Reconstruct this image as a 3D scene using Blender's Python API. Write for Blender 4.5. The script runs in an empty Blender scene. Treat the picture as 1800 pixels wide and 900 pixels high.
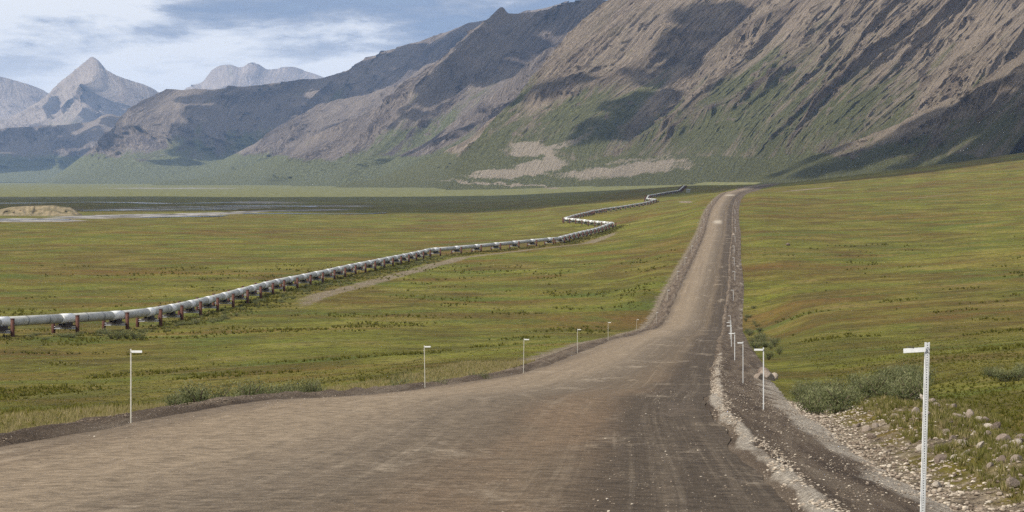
import bpy, math, random
import numpy as np
random.seed(7); rng = np.random.default_rng(7)
scene = bpy.context.scene
COL = scene.collection
R = math.radians
# ------------------------------------------------------------------ camera
CZ = 30.0                      # camera height above world zero
F = 4000.0                     # focal length in photo pixels (1800 wide)
HY = 318.0                     # row of the true horizon
cam_d = bpy.data.cameras.new('camera'); cam = bpy.data.objects.new('camera', cam_d); COL.objects.link(cam)
cam_d.sensor_width = 36; cam_d.lens = 36*F/1800; cam_d.shift_y = (HY-450)/1800
cam_d.clip_start = 0.5; cam_d.clip_end = 90000
cam.location = (0, 0, CZ); cam.rotation_euler = (R(90), 0, 0)
scene.camera = cam
# ------------------------------------------------------------------ light
SUN_EL, SUN_AZ = 43.0, -118.0      # azimuth clockwise from +Y (view direction): left, a bit behind
sd = np.array([math.sin(R(SUN_AZ))*math.cos(R(SUN_EL)), math.cos(R(SUN_AZ))*math.cos(R(SUN_EL)), math.sin(R(SUN_EL))])
sun_d = bpy.data.lights.new('sun', 'SUN'); sun = bpy.data.objects.new('sun', sun_d); COL.objects.link(sun)
sun_d.energy = 4.0; sun_d.angle = R(0.5); sun_d.color = (1.0, 0.94, 0.84)
from mathutils import Vector
sun.rotation_euler = Vector(sd).to_track_quat('Z', 'Y').to_euler()
scene.view_settings.view_transform = 'Standard'; scene.view_settings.look = 'None'
scene.view_settings.exposure = 0.65; scene.view_settings.gamma = 1.0
scene.render.engine = 'CYCLES'
scene.cycles.use_denoising = False
scene.cycles.max_bounces = 4; scene.cycles.diffuse_bounces = 2; scene.cycles.volume_bounces = 0
scene.cycles.transparent_max_bounces = 8

class NT:
    def __init__(s, tree): s.t = tree; s.t.nodes.clear()
    def n(s, typ, **kw):
        nd = s.t.nodes.new(typ)
        for k, v in kw.items():
            if k == 'i':
                for kk, vv in v.items():
                    if isinstance(vv, tuple) and len(vv) == 2 and hasattr(vv[0], 'outputs'): s.t.links.new(vv[0].outputs[vv[1]], nd.inputs[kk])
                    elif hasattr(vv, 'is_output'): s.t.links.new(vv, nd.inputs[kk])
                    else: nd.inputs[kk].default_value = vv
            else: setattr(nd, k, v)
        return nd
    def math(s, op, a, b=0.0, c=None, clamp=False):
        i = {0: a, 1: b}
        if c is not None: i[2] = c
        return s.n('ShaderNodeMath', operation=op, use_clamp=clamp, i=i).outputs[0]
    def mix(s, f, a, b, blend='MIX'):
        nd = s.n('ShaderNodeMix', data_type='RGBA', blend_type=blend, clamp_factor=True)
        for k, v in ((0, f), (6, a), (7, b)):
            if hasattr(v, 'is_output'): s.t.links.new(v, nd.inputs[k])
            else: nd.inputs[k].default_value = v if k == 0 else (tuple(v)+(1,) if len(v) == 3 else v)
        return nd.outputs[2]
    def ramp(s, f, pts, interp='LINEAR'):
        nd = s.n('ShaderNodeValToRGB', i={0: f}); cr = nd.color_ramp; cr.interpolation = interp
        while len(cr.elements) < len(pts): cr.elements.new(0.5)
        for e, (p, c) in zip(cr.elements, pts):
            e.position = p; e.color = (c, c, c, 1) if not isinstance(c, tuple) else tuple(c)+(1,)
        return nd.outputs[0]
    def noise(s, vec, scale, detail=4, rough=0.55, dist=0.0):
        return s.n('ShaderNodeTexNoise', i={'Vector': vec, 'Scale': scale, 'Detail': detail, 'Roughness': rough, 'Distortion': dist}).outputs[0]
    def scale(s, vec, v):
        return s.n('ShaderNodeVectorMath', operation='MULTIPLY', i={0: vec, 1: v}).outputs[0]

w = bpy.data.worlds.new('World'); scene.world = w; w.use_nodes = True; w.cycles.sampling_method = 'NONE'; scene.cycles.volume_bounces = 1
T = NT(w.node_tree)
SKY_SEED = (15.9, 9.3, 5.1)
tc = T.n('ShaderNodeTexCoord').outputs['Generated']
sky = T.n('ShaderNodeTexSky', sky_type='NISHITA', sun_disc=False, sun_elevation=R(SUN_EL), sun_rotation=R(SUN_AZ), air_density=1.0, dust_density=1.5, altitude=900)
sep = T.n('ShaderNodeSeparateXYZ', i={0: tc})
den = T.math('ADD', T.math('MAXIMUM', sep.outputs[2], 0.0), 0.045)
px_ = T.math('DIVIDE', sep.outputs[0], den); py_ = T.math('DIVIDE', sep.outputs[1], den)
pv = T.n('ShaderNodeCombineXYZ', i={0: px_, 1: py_, 2: SKY_SEED[2]}).outputs[0]
pv = T.n('ShaderNodeVectorMath', operation='ADD', i={0: pv, 1: SKY_SEED}).outputs[0]
n1 = T.noise(T.scale(pv, (0.40, 0.30, 1)), 1.0, 6, 0.55, 0.5)
n2 = T.noise(T.scale(pv, (1.5, 0.9, 1)), 1.0, 8, 0.6, 0.3)
n3 = T.noise(T.scale(pv, (4.2, 3.4, 1)), 1.0, 6, 0.6, 0.2)
av = T.n('ShaderNodeVectorMath', operation='ADD', i={0: T.scale(tc, (4.2, 4.2, 27.0)), 1: SKY_SEED}).outputs[0]
n4 = T.noise(av, 1.0, 8, 0.52, 0.15)
n5 = T.noise(T.scale(av, (3.2, 3.2, 1.9)), 1.0, 9, 0.62, 0.2)
nn = T.math('ADD', T.math('ADD', T.math('MULTIPLY', n2, 0.05), T.math('MULTIPLY', n5, 0.35)), T.math('MULTIPLY', n4, 0.60))
nn = T.math('ADD', T.math('MULTIPLY', T.math('SUBTRACT', nn, 0.5), 2.2), 0.55)
hz = T.ramp(sep.outputs[2], [(0.0, 1.0), (0.040, 0.85), (0.052, 0.35), (0.064, 0.0)])
ccol = T.ramp(nn, [(0.40, (0.17, 0.21, 0.30)), (0.455, (0.235, 0.27, 0.34)), (0.50, (0.33, 0.355, 0.41)), (0.53, (0.46, 0.48, 0.52)), (0.60, (0.66, 0.66, 0.66))])
mask = T.ramp(nn, [(0.34, 0.88), (0.46, 0.99)])
ccol = T.mix(T.math('MULTIPLY', hz, .85), ccol, (0.76, 0.74, 0.71))
ccb = T.n('ShaderNodeVectorMath', operation='SCALE', i={0: ccol, 3: 9.5}).outputs[0]
col = T.mix(mask, sky.outputs[0], ccb)
bg = T.n('ShaderNodeBackground', i={'Color': col, 'Strength': 0.1})
T.t.links.new(bg.outputs[0], T.n('ShaderNodeOutputWorld').inputs[0])

# ------------------------------------------------------------------ helpers
def P(x, y, D):
    """point on the photo ray (x, y) at distance D along the view axis"""
    return ((x-900)*D/F, D, CZ+(HY-y)*D/F)
def tag(o, label=None, cat=None, group=None, kind=None):
    if label: o['label'] = label
    if cat: o['category'] = cat
    if group: o['group'] = group
    if kind: o['kind'] = kind
    return o
def npmesh(name, V, Fc, mat, parent=None, uv=None, attrs=None, smooth=True, matidx=None):
    me = bpy.data.meshes.new(name)
    V = np.asarray(V, np.float32); Fc = np.asarray(Fc, np.int32)
    k = Fc.shape[1]
    me.vertices.add(len(V)); me.vertices.foreach_set('co', V.ravel())
    me.loops.add(Fc.size); me.loops.foreach_set('vertex_index', Fc.ravel())
    me.polygons.add(len(Fc)); me.polygons.foreach_set('loop_start', np.arange(0, Fc.size, k, dtype=np.int32))
    try: me.polygons.foreach_set('loop_total', np.full(len(Fc), k, np.int32))
    except Exception: pass
    me.polygons.foreach_set('use_smooth', np.full(len(Fc), smooth))
    if uv is not None:
        l = me.uv_layers.new(name='UVMap'); l.data.foreach_set('uv', np.asarray(uv, np.float32)[Fc.ravel()].ravel())
    for an, av in (attrs or {}).items():
        a = me.attributes.new(an, 'FLOAT', 'POINT'); a.data.foreach_set('value', np.asarray(av, np.float32))
    for m in (mat if isinstance(mat, (list, tuple)) else [mat]): me.materials.append(m)
    if matidx is not None: me.polygons.foreach_set('material_index', np.asarray(matidx, np.int32))
    me.update(calc_edges=True); me.validate()
    o = bpy.data.objects.new(name, me); COL.objects.link(o)
    if parent: o.parent = parent
    return o
def grid_faces(nr, nc):
    i = np.arange((nr-1)*nc).reshape(nr-1, nc)[:, :-1].ravel()
    return np.stack([i, i+1, i+nc+1, i+nc], 1)
class MB:
    """collects boxes, tubes and prisms into one mesh"""
    def __init__(s): s.v = []; s.f = []
    def add(s, vs, fs):
        b = len(s.v); s.v += [tuple(v) for v in vs]; s.f += [tuple(b+i for i in f) for f in fs]; return s
    def box(s, c, sz, rz=0.0):
        x, y, z = [q/2 for q in sz]; cs, sn = math.cos(rz), math.sin(rz); vs = []
        for dx, dy, dz in ((-x,-y,-z),(x,-y,-z),(x,y,-z),(-x,y,-z),(-x,-y,z),(x,-y,z),(x,y,z),(-x,y,z)):
            vs.append((c[0]+dx*cs-dy*sn, c[1]+dx*sn+dy*cs, c[2]+dz))
        return s.add(vs, [(0,3,2,1),(4,5,6,7),(0,1,5,4),(1,2,6,5),(2,3,7,6),(3,0,4,7)])
    def tube(s, a, b, r, n=10, r2=None):
        a = Vector(a); b = Vector(b); r2 = r if r2 is None else r2; d = (b-a).normalized()
        u = d.orthogonal().normalized() if abs(d.z) > 0.9 else Vector((0,0,1)).cross(d).normalized(); v = d.cross(u)
        vs = []
        for p, rr in ((a, r), (b, r2)):
            for k in range(n):
                t = 2*math.pi*k/n; vs.append(p+u*math.cos(t)*rr+v*math.sin(t)*rr)
        fs = [(k, (k+1)%n, n+(k+1)%n, n+k) for k in range(n)]+[tuple(range(n-1, -1, -1)), tuple(range(n, 2*n))]
        return s.add(vs, fs)
    def build(s, name, mat, parent=None, smooth=False, link=True):
        me = bpy.data.meshes.new(name); me.from_pydata(s.v, [], s.f); me.materials.append(mat)
        if smooth:
            for p in me.polygons: p.use_smooth = len(p.vertices) == 4
        me.update(); o = bpy.data.objects.new(name, me)
        if link: COL.objects.link(o)
        if parent: o.parent = parent
        return o
def empty(name, loc, rz=0.0):
    o = bpy.data.objects.new(name, None); COL.objects.link(o); o.location = loc; o.rotation_euler = (0, 0, rz); o.empty_display_size = .3; return o
def copy_tree(o, parent=None):
    c = o.copy(); COL.objects.link(c); c.parent = parent
    for ch in list(o.children): copy_tree(ch, c)
    return c

# lattice noise -------------------------------------------------------
_tab = rng.random((256, 256)).astype(np.float32)*2-1
def vn(x, y):
    xi = np.floor(x).astype(np.int64); yi = np.floor(y).astype(np.int64); fx = x-xi; fy = y-yi
    fx = fx*fx*fx*(fx*(fx*6-15)+10); fy = fy*fy*fy*(fy*(fy*6-15)+10)
    a = _tab[xi & 255, yi & 255]; b = _tab[(xi+1) & 255, yi & 255]; c = _tab[xi & 255, (yi+1) & 255]; d = _tab[(xi+1) & 255, (yi+1) & 255]
    return (a*(1-fx)+b*fx)*(1-fy)+(c*(1-fx)+d*fx)*fy
def fbm(x, y, o=4, g=0.5, l=2.03):
    s = 0; a = 1.0; t = 0
    for k in range(o): s = s+a*vn(x+k*17.3, y+k*9.1); t += a; a *= g; x = x*l; y = y*l
    return s/t
def ridged(x, y, o=5, g=0.55, l=2.1, ly=1.7):
    s = 0; a = 1.0; t = 0; wgt = 1.0
    for k in range(o):
        r = 1-np.abs(vn(x+k*31.7, y+k*13.9))*2.0; r = np.clip(r, 0, 1)**1.5
        s = s+a*r*wgt; wgt = np.clip(r*1.3, 0.25, 1); t += a; a *= g; x = x*l; y = y*ly
    return s/t
def sstep(a, b, x):
    t = np.clip((x-a)/(b-a), 0, 1); return t*t*(3-2*t)
def pchip(xs, ys):
    xs = np.array(xs, float); ys = np.array(ys, float); h = np.diff(xs); d = np.diff(ys)/h; m = np.zeros(len(xs))
    for i in range(1, len(xs)-1):
        if d[i-1]*d[i] > 0: w1 = 2*h[i]+h[i-1]; w2 = h[i]+2*h[i-1]; m[i] = (w1+w2)/(w1/d[i-1]+w2/d[i])
    m[0] = d[0]; m[-1] = d[-1]
    def f(x):
        x = np.asarray(x, float); xc = np.clip(x, xs[0], xs[-1]); i = np.clip(np.searchsorted(xs, xc)-1, 0, len(h)-1)
        t = (xc-xs[i])/h[i]; hh = h[i]
        y = (1+2*t)*(1-t)**2*ys[i]+t*(1-t)**2*hh*m[i]+t*t*(3-2*t)*ys[i+1]+t*t*(t-1)*hh*m[i+1]
        return y+np.where(x < xs[0], (x-xs[0])*m[0], 0)
    return f

# ------------------------------------------------------------------ road line (distance, left x, right x, height below camera)
ROAD = [(6,-14,1.6,-2.2),(18,-12.4,2.7,-3.3),(28,-11.2,3.5,-4.1),(43,-9.9,4.3,-5.1),(53,-8.9,4.75,-5.65),(64,-7.4,5.5,-6.25),(80,-5.2,6.9,-7.5),(94,-3.6,8.2,-8.55),(118,0.4,10.3,-9.95),
        (164,4.7,14.7,-12.45),(218,9.3,19.6,-15.3),(313,18.0,28.8,-20.75),(380,25.5,35.2,-23.5),(470,35.0,44.6,-21.5),(615,49.5,58.6,-20.3),(890,76,86,-18.2),(1110,97,107.5,-14.4),
        (1333,121,131,-10.7),(1500,139,150,-9.2),(1650,156,168,-8.3),(1850,184,197,-7.1),(2100,215,230,-5.6),(2330,252,268,-4.2),(2600,305,322,-3.0),(3000,420,440,-2.0)]
_ld = [math.log(r[0]) for r in ROAD]
fXL = pchip(_ld, [r[1] for r in ROAD]); fXR = pchip(_ld, [r[2] for r in ROAD]); fZ = pchip(_ld, [r[3] for r in ROAD])
def roadL(D): return fXL(np.log(D))
def roadR(D): return fXR(np.log(D))
def roadZ(D): return CZ+fZ(np.log(D))

# ------------------------------------------------------------------ terrain control points (photo column, distance, height below camera)
CP = []
for d, l, r, z in ROAD:
    CP.append((900+F*(l+r)/2/d if d > 20 else 900, d, z))
CP += [(-300,30,-4.6),(-300,60,-6.6),(0,45,-5.6),(100,60,-6.6),(300,80,-8.2),(0,100,-10.2),(400,120,-11.6),(0,180,-16.2),(500,180,-15.0),(700,200,-15.5),(-400,150,-14),
       (-300,320,-21.6),(60,315,-21.4),(213,350,-22.6),(490,508,-24.6),(600,300,-20.5),(850,300,-20.5),(750,780,-26.0),(950,600,-25),(-400,600,-25.5),(100,700,-26),(950,900,-25),(1075,1140,-23.6),(1000,1290,-24),
       (1150,700,-22),(1150,1000,-20.5),(1180,1300,-15.5),(1040,1500,-21.5),(1132,1750,-19.0),(1139,1900,-14.5),(1193,2100,-11.5),(1203,2300,-6),(900,1600,-26.5),(400,1300,-27),(0,1300,-27),(-400,1500,-27),
       (0,1900,-27),(500,2200,-27),(900,2300,-26),(-400,3000,-27),(400,4000,-27),(900,4000,-24),(0,7000,-25),(600,7000,-20),(-400,12000,-16),(300,12000,-14),(900,9000,-10),(1100,3200,-14),(1250,3000,-7),(1100,6000,-8),(1500,6000,-5),(2100,7000,-5),(0,22000,-10),(900,22000,-10),(2000,22000,-10),
       (1700,28,-4.2),(1850,45,-5.2),(2100,30,-4.4),(1550,60,-6.3),(1850,100,-8.3),(1850,160,-11.3),(1850,260,-15.1),(1850,380,-17.3),(1850,540,-17.8),(1850,760,-15.6),(1850,1150,-9.2),(1850,1500,-0.7),(1850,1750,8.5),
       (1600,80,-7.4),(1600,115,-9.5),(1600,190,-13.4),(1600,300,-17.4),(1600,430,-19.6),(1600,600,-19.8),(1600,850,-17.4),(1600,1050,-13.7),(1600,1400,-7.7),(1600,1800,-0.9),
       (1400,110,-9.7),(1400,200,-14.0),(1400,370,-20.6),(1400,500,-21.0),(1400,700,-19.8),(1400,1050,-16.0),(1400,1350,-10.8),(1400,1800,-5.4),(2300,400,-14),(2300,1200,-2),
       (1400,2300,-0.8),(1500,2300,5.5),(1600,2300,13.5),(1700,2300,20.5),(1800,2300,28.5),(2000,2300,40),(1450,3000,-1),(1600,3000,2),(1800,3200,5)]
cp = np.array(CP, float)
def _uv(x, D): return np.stack([x/300.0, np.log(D)*2.2], -1)
_A = _uv(cp[:, 0], cp[:, 1])
def _phi(r2): return np.where(r2 > 1e-12, 0.5*r2*np.log(np.maximum(r2, 1e-12)), 0)
_n = len(cp); _K = _phi(((_A[:, None]-_A[None])**2).sum(-1))+np.eye(_n)*0.02
_Q = np.c_[np.ones(_n), _A]; _M = np.block([[_K, _Q], [_Q.T, np.zeros((3, 3))]])
_c = np.linalg.solve(_M, np.r_[cp[:, 2], 0, 0, 0])
def rbf(X, D):
    sh = X.shape; X = X.ravel(); D = D.ravel(); out = np.empty(len(X))
    for a in range(0, len(X), 60000):
        A = _uv(900+F*X[a:a+60000]/D[a:a+60000], D[a:a+60000])
        r2 = ((A**2).sum(1)[:, None]+(_A**2).sum(1)[None]-2*A@_A.T)
        out[a:a+60000] = _phi(np.maximum(r2, 0))@_c[:_n]+_c[_n]+A@_c[_n+1:]
    return out.reshape(sh)
def terrain(X, D):
    """natural ground, metres, world"""
    z = rbf(X, D)
    k = sstep(20, 200, D)
    z = z+fbm(X/9, D/14, 3)*0.10+fbm(X/45, D/60, 3)*0.42*k+fbm(X/160, D/260, 2)*1.2*sstep(400, 1500, D)
    return z+CZ
def ground_z(X, D):
    X = np.asarray(X, float); D = np.asarray(D, float)
    z = terrain(X, D); rz = roadZ(D); l = roadL(D); r = roadR(D)
    eR = X-r; eL = l-X
    e = np.maximum(eR, eL)
    drop = np.where(eR > eL, 0.62*sstep(0.2, 4.0, eR), 0.25*sstep(0.2, 3.5, eL))
    tgt = rz-0.06-drop
    wgt = np.where(eR > eL, 1-sstep(3.0, 14, e), 1-sstep(2.5, 16, e))
    z = np.where(e < 0, rz-0.45, tgt*wgt+z*(1-wgt))
    z = np.where((e >= 0) & (e < 2.2), np.minimum(z, rz-0.3-0.2*e), z)
    # rubble bank right of the near road
    b = np.exp(-((eR-4.3-0.02*D)/1.5)**2)*(1-sstep(75, 120, D))
    z = z+b*(0.34+0.22*fbm(X/1.3, D/1.6, 3))
    return z

# ------------------------------------------------------------------ materials
def mat(name, build, rough=0.9, spec=0.2):
    m = bpy.data.materials.new(name); m.use_nodes = True; t = NT(m.node_tree)
    p = t.n('ShaderNodeBsdfPrincipled'); p.inputs['Roughness'].default_value = rough; p.inputs['Specular IOR Level'].default_value = spec
    o = t.n('ShaderNodeOutputMaterial'); t.t.links.new(p.outputs[0], o.inputs[0])
    r = build(t, p)
    if isinstance(r, tuple) and not hasattr(r, 'is_output'): c, bump = r
    else: c, bump = r, None
    if hasattr(c, 'is_output'): t.t.links.new(c, p.inputs['Base Color'])
    else: p.inputs['Base Color'].default_value = tuple(c)+(1,)
    if bump is not None: t.t.links.new(bump, p.inputs['Normal'])
    return m
def bump(t, h, dist, strength=1.0): return t.n('ShaderNodeBump', i={'Height': h, 'Distance': dist, 'Strength': strength}).outputs[0]
def attr(t, n): return t.n('ShaderNodeAttribute', attribute_name=n).outputs['Fac']
def pos(t): return t.n('ShaderNodeNewGeometry').outputs['Position']

def m_ground(t, p):
    P_ = pos(t)
    big = t.noise(t.scale(P_, (1, .55, 0)), 0.011, 5, .6, .6); med = t.noise(t.scale(P_, (1, .6, 0)), 0.06, 5, .6, .4); fine = t.noise(t.scale(P_, (1, .7, 0)), 0.7, 6, .65)
    tiny = t.noise(P_, 6.0, 4, .7)
    c = t.ramp(big, [(0.38, (0.100, 0.050, 0.016)), (0.45, (0.112, 0.078, 0.017)), (0.5, (0.090, 0.084, 0.013)), (0.55, (0.122, 0.138, 0.016)), (0.62, (0.180, 0.145, 0.030))])
    c2 = t.ramp(med, [(0.38, (0.042, 0.030, 0.010)), (0.46, (0.082, 0.066, 0.013)), (0.52, (0.118, 0.122, 0.014)), (0.58, (0.185, 0.165, 0.032)), (0.66, (0.22, 0.17, 0.06))])
    c = t.mix(0.48, c, c2)
    lines = t.noise(t.scale(P_, (.6, 1, 0)), 0.15, 9, .74, .6)
    c = t.mix(t.ramp(lines, [(0.38, 0.65), (0.47, 0.0)]), c, (0.046, 0.042, 0.010))
    c = t.mix(t.ramp(lines, [(0.53, 0.0), (0.64, 0.65)]), c, (0.205, 0.17, 0.055))
    red = t.noise(t.scale(P_, (.6, 1, 0)), 0.021, 5, .6, .6)
    c = t.mix(t.ramp(red, [(0.53, 0.0), (0.64, 0.7)]), c, (0.125, 0.064, 0.019))
    grn = t.noise(t.scale(P_, (.8, 1, 0)), 0.033, 5, .6, .5)
    c = t.mix(t.ramp(grn, [(0.53, 0.0), (0.64, 0.75)]), c, (0.068, 0.096, 0.016))
    c = t.mix(t.ramp(fine, [(0.38, 0.85), (0.5, 0.0)]), c, (0.038, 0.034, 0.009))
    c = t.mix(t.ramp(tiny, [(0.5, 0.0), (0.66, 0.5)]), c, (0.20, 0.18, 0.06))
    far = attr(t, 'far')
    c = t.mix(far, c, t.ramp(med, [(0.38, (0.095, 0.098, 0.045)), (0.6, (0.165, 0.165, 0.070))]))
    gr = attr(t, 'gravel')
    g = t.math('ADD', gr, t.math('MULTIPLY', t.math('SUBTRACT', t.noise(P_, .35, 6, .7), 0.5), 1.1))
    g = t.ramp(g, [(0.42, 0.0), (0.58, 1.0)])
    gc = t.ramp(t.noise(P_, 2.2, 6, .7), [(0.36, (0.055, 0.042, 0.03)), (0.47, (0.14, 0.11, 0.078)), (0.56, (0.23, 0.185, 0.13)), (0.68, (0.33, 0.28, 0.21))])
    c = t.mix(g, c, gc)
    bl = t.math('ADD', attr(t, 'bar'), t.math('MULTIPLY', t.math('SUBTRACT', t.noise(t.scale(P_, (.35, 1, 1)), .035, 8, .7), 0.5), 1.9))
    c = t.mix(t.ramp(bl, [(0.45, 0.0), (0.6, 1.0)]), c, t.ramp(med, [(0.38, (0.07, 0.066, 0.066)), (0.6, (0.33, 0.31, 0.29))]))
    h = t.math('ADD', fine, t.math('MULTIPLY', tiny, 0.35))
    return c, bump(t, h, 0.5, 1.0)
M_ground = mat('tundra', m_ground, .95, .08)

def m_road(t, p):
    uv = t.n('ShaderNodeTexCoord').outputs['UV']; P_ = pos(t)
    v = attr(t, 'across')
    warp = t.math('MULTIPLY', t.math('SUBTRACT', t.noise(t.scale(uv, (.12, .03, 1)), 1, 5), .5), .14)
    vv = t.math('ADD', v, warp)
    base = t.ramp(vv, [(0.0, (.100, .077, .055)), (.12, (.156, .119, .081)), (.34, (.160, .124, .086)), (.5, (.112, .088, .063)), (.66, (.086, .066, .046)), (.74, (.098, .074, .050)), (.82, (.054, .041, .029)), (1.0, (.048, .037, .027))])
    st = t.noise(t.scale(uv, (1.5, .008, 1)), 1.0, 6, .68, .15)
    st2 = t.noise(t.scale(uv, (4.5, .02, 1)), 1.0, 4, .6)
    pt = t.noise(t.scale(uv, (.30, .10, 1)), 1.0, 8, .75, .3)
    pm = t.ramp(pt, [(.40, .25), (.60, 1.0)])
    c = t.mix(t.math('MULTIPLY', pm, t.ramp(st, [(.36, .5), (.48, 0.0)])), base, (.078, .058, .042))
    c = t.mix(t.math('MULTIPLY', pm, t.ramp(st, [(.54, 0.0), (.70, .38)])), c, (.215, .172, .125))
    c = t.mix(t.math('MULTIPLY', pm, t.ramp(st2, [(.56, 0.0), (.72, .25)])), c, (.31, .255, .19))
    c = t.mix(t.ramp(pt, [(.56, 0.0), (.66, .5)]), c, (.27, .222, .165))
    c = t.mix(t.ramp(pt, [(.30, .5), (.44, 0.0)]), c, (.10, .078, .06))
    # reddish clay patch near the right wheel path
    rp = t.noise(t.scale(uv, (.35, .05, 1)), 1.0, 4, .6)
    band = t.ramp(v, [(.60, 0.0), (.70, 1.0), (.80, 1.0), (.85, 0.0)])
    nearf = t.ramp(t.math('DIVIDE', t.n('ShaderNodeSeparateXYZ', i={0: P_}).outputs[1], 200.0), [(.12, 1.0), (.75, 0.0)])
    band = t.math('MULTIPLY', band, nearf)
    c = t.mix(t.math('MULTIPLY', band, t.ramp(rp, [(.42, .15), (.58, .75)])), c, (.125, .084, .052))
    sp = t.n('ShaderNodeTexVoronoi', i={'Vector': P_, 'Scale': 16.0}).outputs['Distance']
    rc = t.noise(P_, 9.0, 3, .6)
    c = t.mix(t.math('MULTIPLY', t.ramp(sp, [(.10, 1.0), (.24, 0.0)]), t.ramp(rc, [(.55, 0.0), (.62, .75)])), c, (.40, .35, .29))
    g = t.noise(P_, 22.0, 5, .75)
    g2 = t.noise(P_, 3.0, 7, .75)
    c = t.mix(.55, c, t.ramp(g2, [(.38, (.22, .22, .22)), (.62, (.86, .86, .86))]), 'OVERLAY')
    c = t.mix(.55, c, t.ramp(g, [(.3, (.25, .25, .25)), (.7, (.95, .95, .95))]), 'OVERLAY')
    c = t.mix(attr(t, 'patch'), c, (.33, .285, .225))
    h = t.math('ADD', t.math('MULTIPLY', g, .25), t.math('ADD', t.math('MULTIPLY', st, .5), t.math('MULTIPLY', t.ramp(sp, [(0, 1.0), (.3, 0.0)]), .12)))
    return c, bump(t, h, .10, .8)
M_road = mat('road_dirt', m_road, .92, .1)
def m_sh(t, p):
    P_ = pos(t); uv = t.n('ShaderNodeTexCoord').outputs['UV']
    a = t.noise(t.scale(uv, (1.3, .10, 1)), 1.0, 6, .65, .5); b = t.noise(P_, 11.0, 5, .75); pt = t.noise(t.scale(uv, (.5, .16, 1)), 1.0, 5, .65)
    c = t.ramp(a, [(.36, (.058, .043, .032)), (.5, (.098, .074, .054)), (.64, (.145, .115, .085))])
    lt = attr(t, 'light'); lf = t.math('ADD', lt, t.math('MULTIPLY', t.math('SUBTRACT', pt, .5), 1.4))
    c = t.mix(t.ramp(lf, [(.42, 0.0), (.62, .85)]), c, t.ramp(b, [(.3, (.17, .14, .11)), (.65, (.40, .36, .30))]))
    ch = t.n('ShaderNodeTexVoronoi', i={'Vector': P_, 'Scale': 12.0}).outputs['Distance']
    c = t.mix(t.math('MULTIPLY', t.ramp(ch, [(.12, .8), (.26, 0.0)]), t.ramp(b, [(.5, 0.0), (.6, 1.0)])), c, (.42, .37, .31))
    c = t.mix(.6, c, t.ramp(b, [(.3, (.22, .22, .22)), (.7, (1., 1., 1.))]), 'OVERLAY')
    return c, bump(t, t.math('ADD', b, t.math('MULTIPLY', a, .6)), .12, 1.0)
M_shoulder = mat('shoulder_gravel', m_sh, .95, .08)

def m_rockface(cols, veg=(.105, .106, .048), bs=1.0):
    def f(t, p):
        uv = t.n('ShaderNodeTexCoord').outputs['UV']; P_ = pos(t)
        streak = t.noise(t.scale(uv, (1.0, .11, 1)), .26, 8, .72, .9); fine = t.noise(t.scale(uv, (1.0, .22, 1)), 1.1, 5, .7, .6); blot = t.noise(t.scale(uv, (1.0, .7, 1)), .03, 5, .6, .5); rough = t.noise(uv, .22, 6, .7, .3)
        c = t.ramp(streak, [(.40, cols[0]), (.5, cols[1]), (.60, cols[2])])
        c = t.mix(t.ramp(blot, [(.40, .7), (.52, 0.0)]), c, cols[3])
        c = t.mix(t.ramp(fine, [(.53, 0.0), (.64, .65)]), c, cols[2])
        c = t.mix(t.ramp(fine, [(.38, .6), (.47, 0.0)]), c, tuple(q*.6 for q in cols[0]))
        c = t.mix(t.ramp(rough, [(.36, .6), (.46, 0.0)]), c, tuple(q*.55 for q in cols[0]))
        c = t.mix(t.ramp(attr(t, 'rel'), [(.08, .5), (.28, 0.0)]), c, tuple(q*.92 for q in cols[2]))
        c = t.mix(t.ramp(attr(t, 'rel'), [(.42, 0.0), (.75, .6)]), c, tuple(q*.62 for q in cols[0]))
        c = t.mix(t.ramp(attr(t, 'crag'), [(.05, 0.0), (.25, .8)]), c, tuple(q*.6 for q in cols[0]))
        v = t.math('ADD', attr(t, 'veg'), t.math('MULTIPLY', t.math('SUBTRACT', t.math('MULTIPLY', t.math('ADD', streak, blot), .5), .5), 1.9))
        vc = t.ramp(rough, [(.32, tuple(q*.62 for q in veg)), (.5, veg), (.68, tuple(q*1.45 for q in veg))])
        c = t.mix(t.ramp(v, [(.38, 0.0), (.62, 1.0)]), c, vc)
        pd = t.math('ADD', attr(t, 'pad'), t.math('MULTIPLY', t.math('SUBTRACT', t.math('MULTIPLY', t.math('ADD', rough, streak), .5), .5), 2.6))
        c = t.mix(t.ramp(pd, [(.40, 0.0), (.72, .92)]), c, t.ramp(fine, [(.3, (.22, .18, .135)), (.7, (.40, .34, .265))]))
        h = t.math('ADD', streak, t.math('MULTIPLY', fine, .35))
        return c, bump(t, h, 12.0*bs, 1.0)
    return f
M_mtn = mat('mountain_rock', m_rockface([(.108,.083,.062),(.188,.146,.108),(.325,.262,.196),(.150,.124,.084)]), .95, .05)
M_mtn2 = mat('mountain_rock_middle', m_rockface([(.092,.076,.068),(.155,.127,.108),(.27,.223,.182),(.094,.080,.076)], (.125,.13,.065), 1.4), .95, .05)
M_mtn3 = mat('mountain_rock_far', m_rockface([(.20,.165,.135),(.29,.24,.195),(.38,.32,.27),(.22,.18,.15)], (.20,.19,.11), 2.5), .95, .05)

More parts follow.
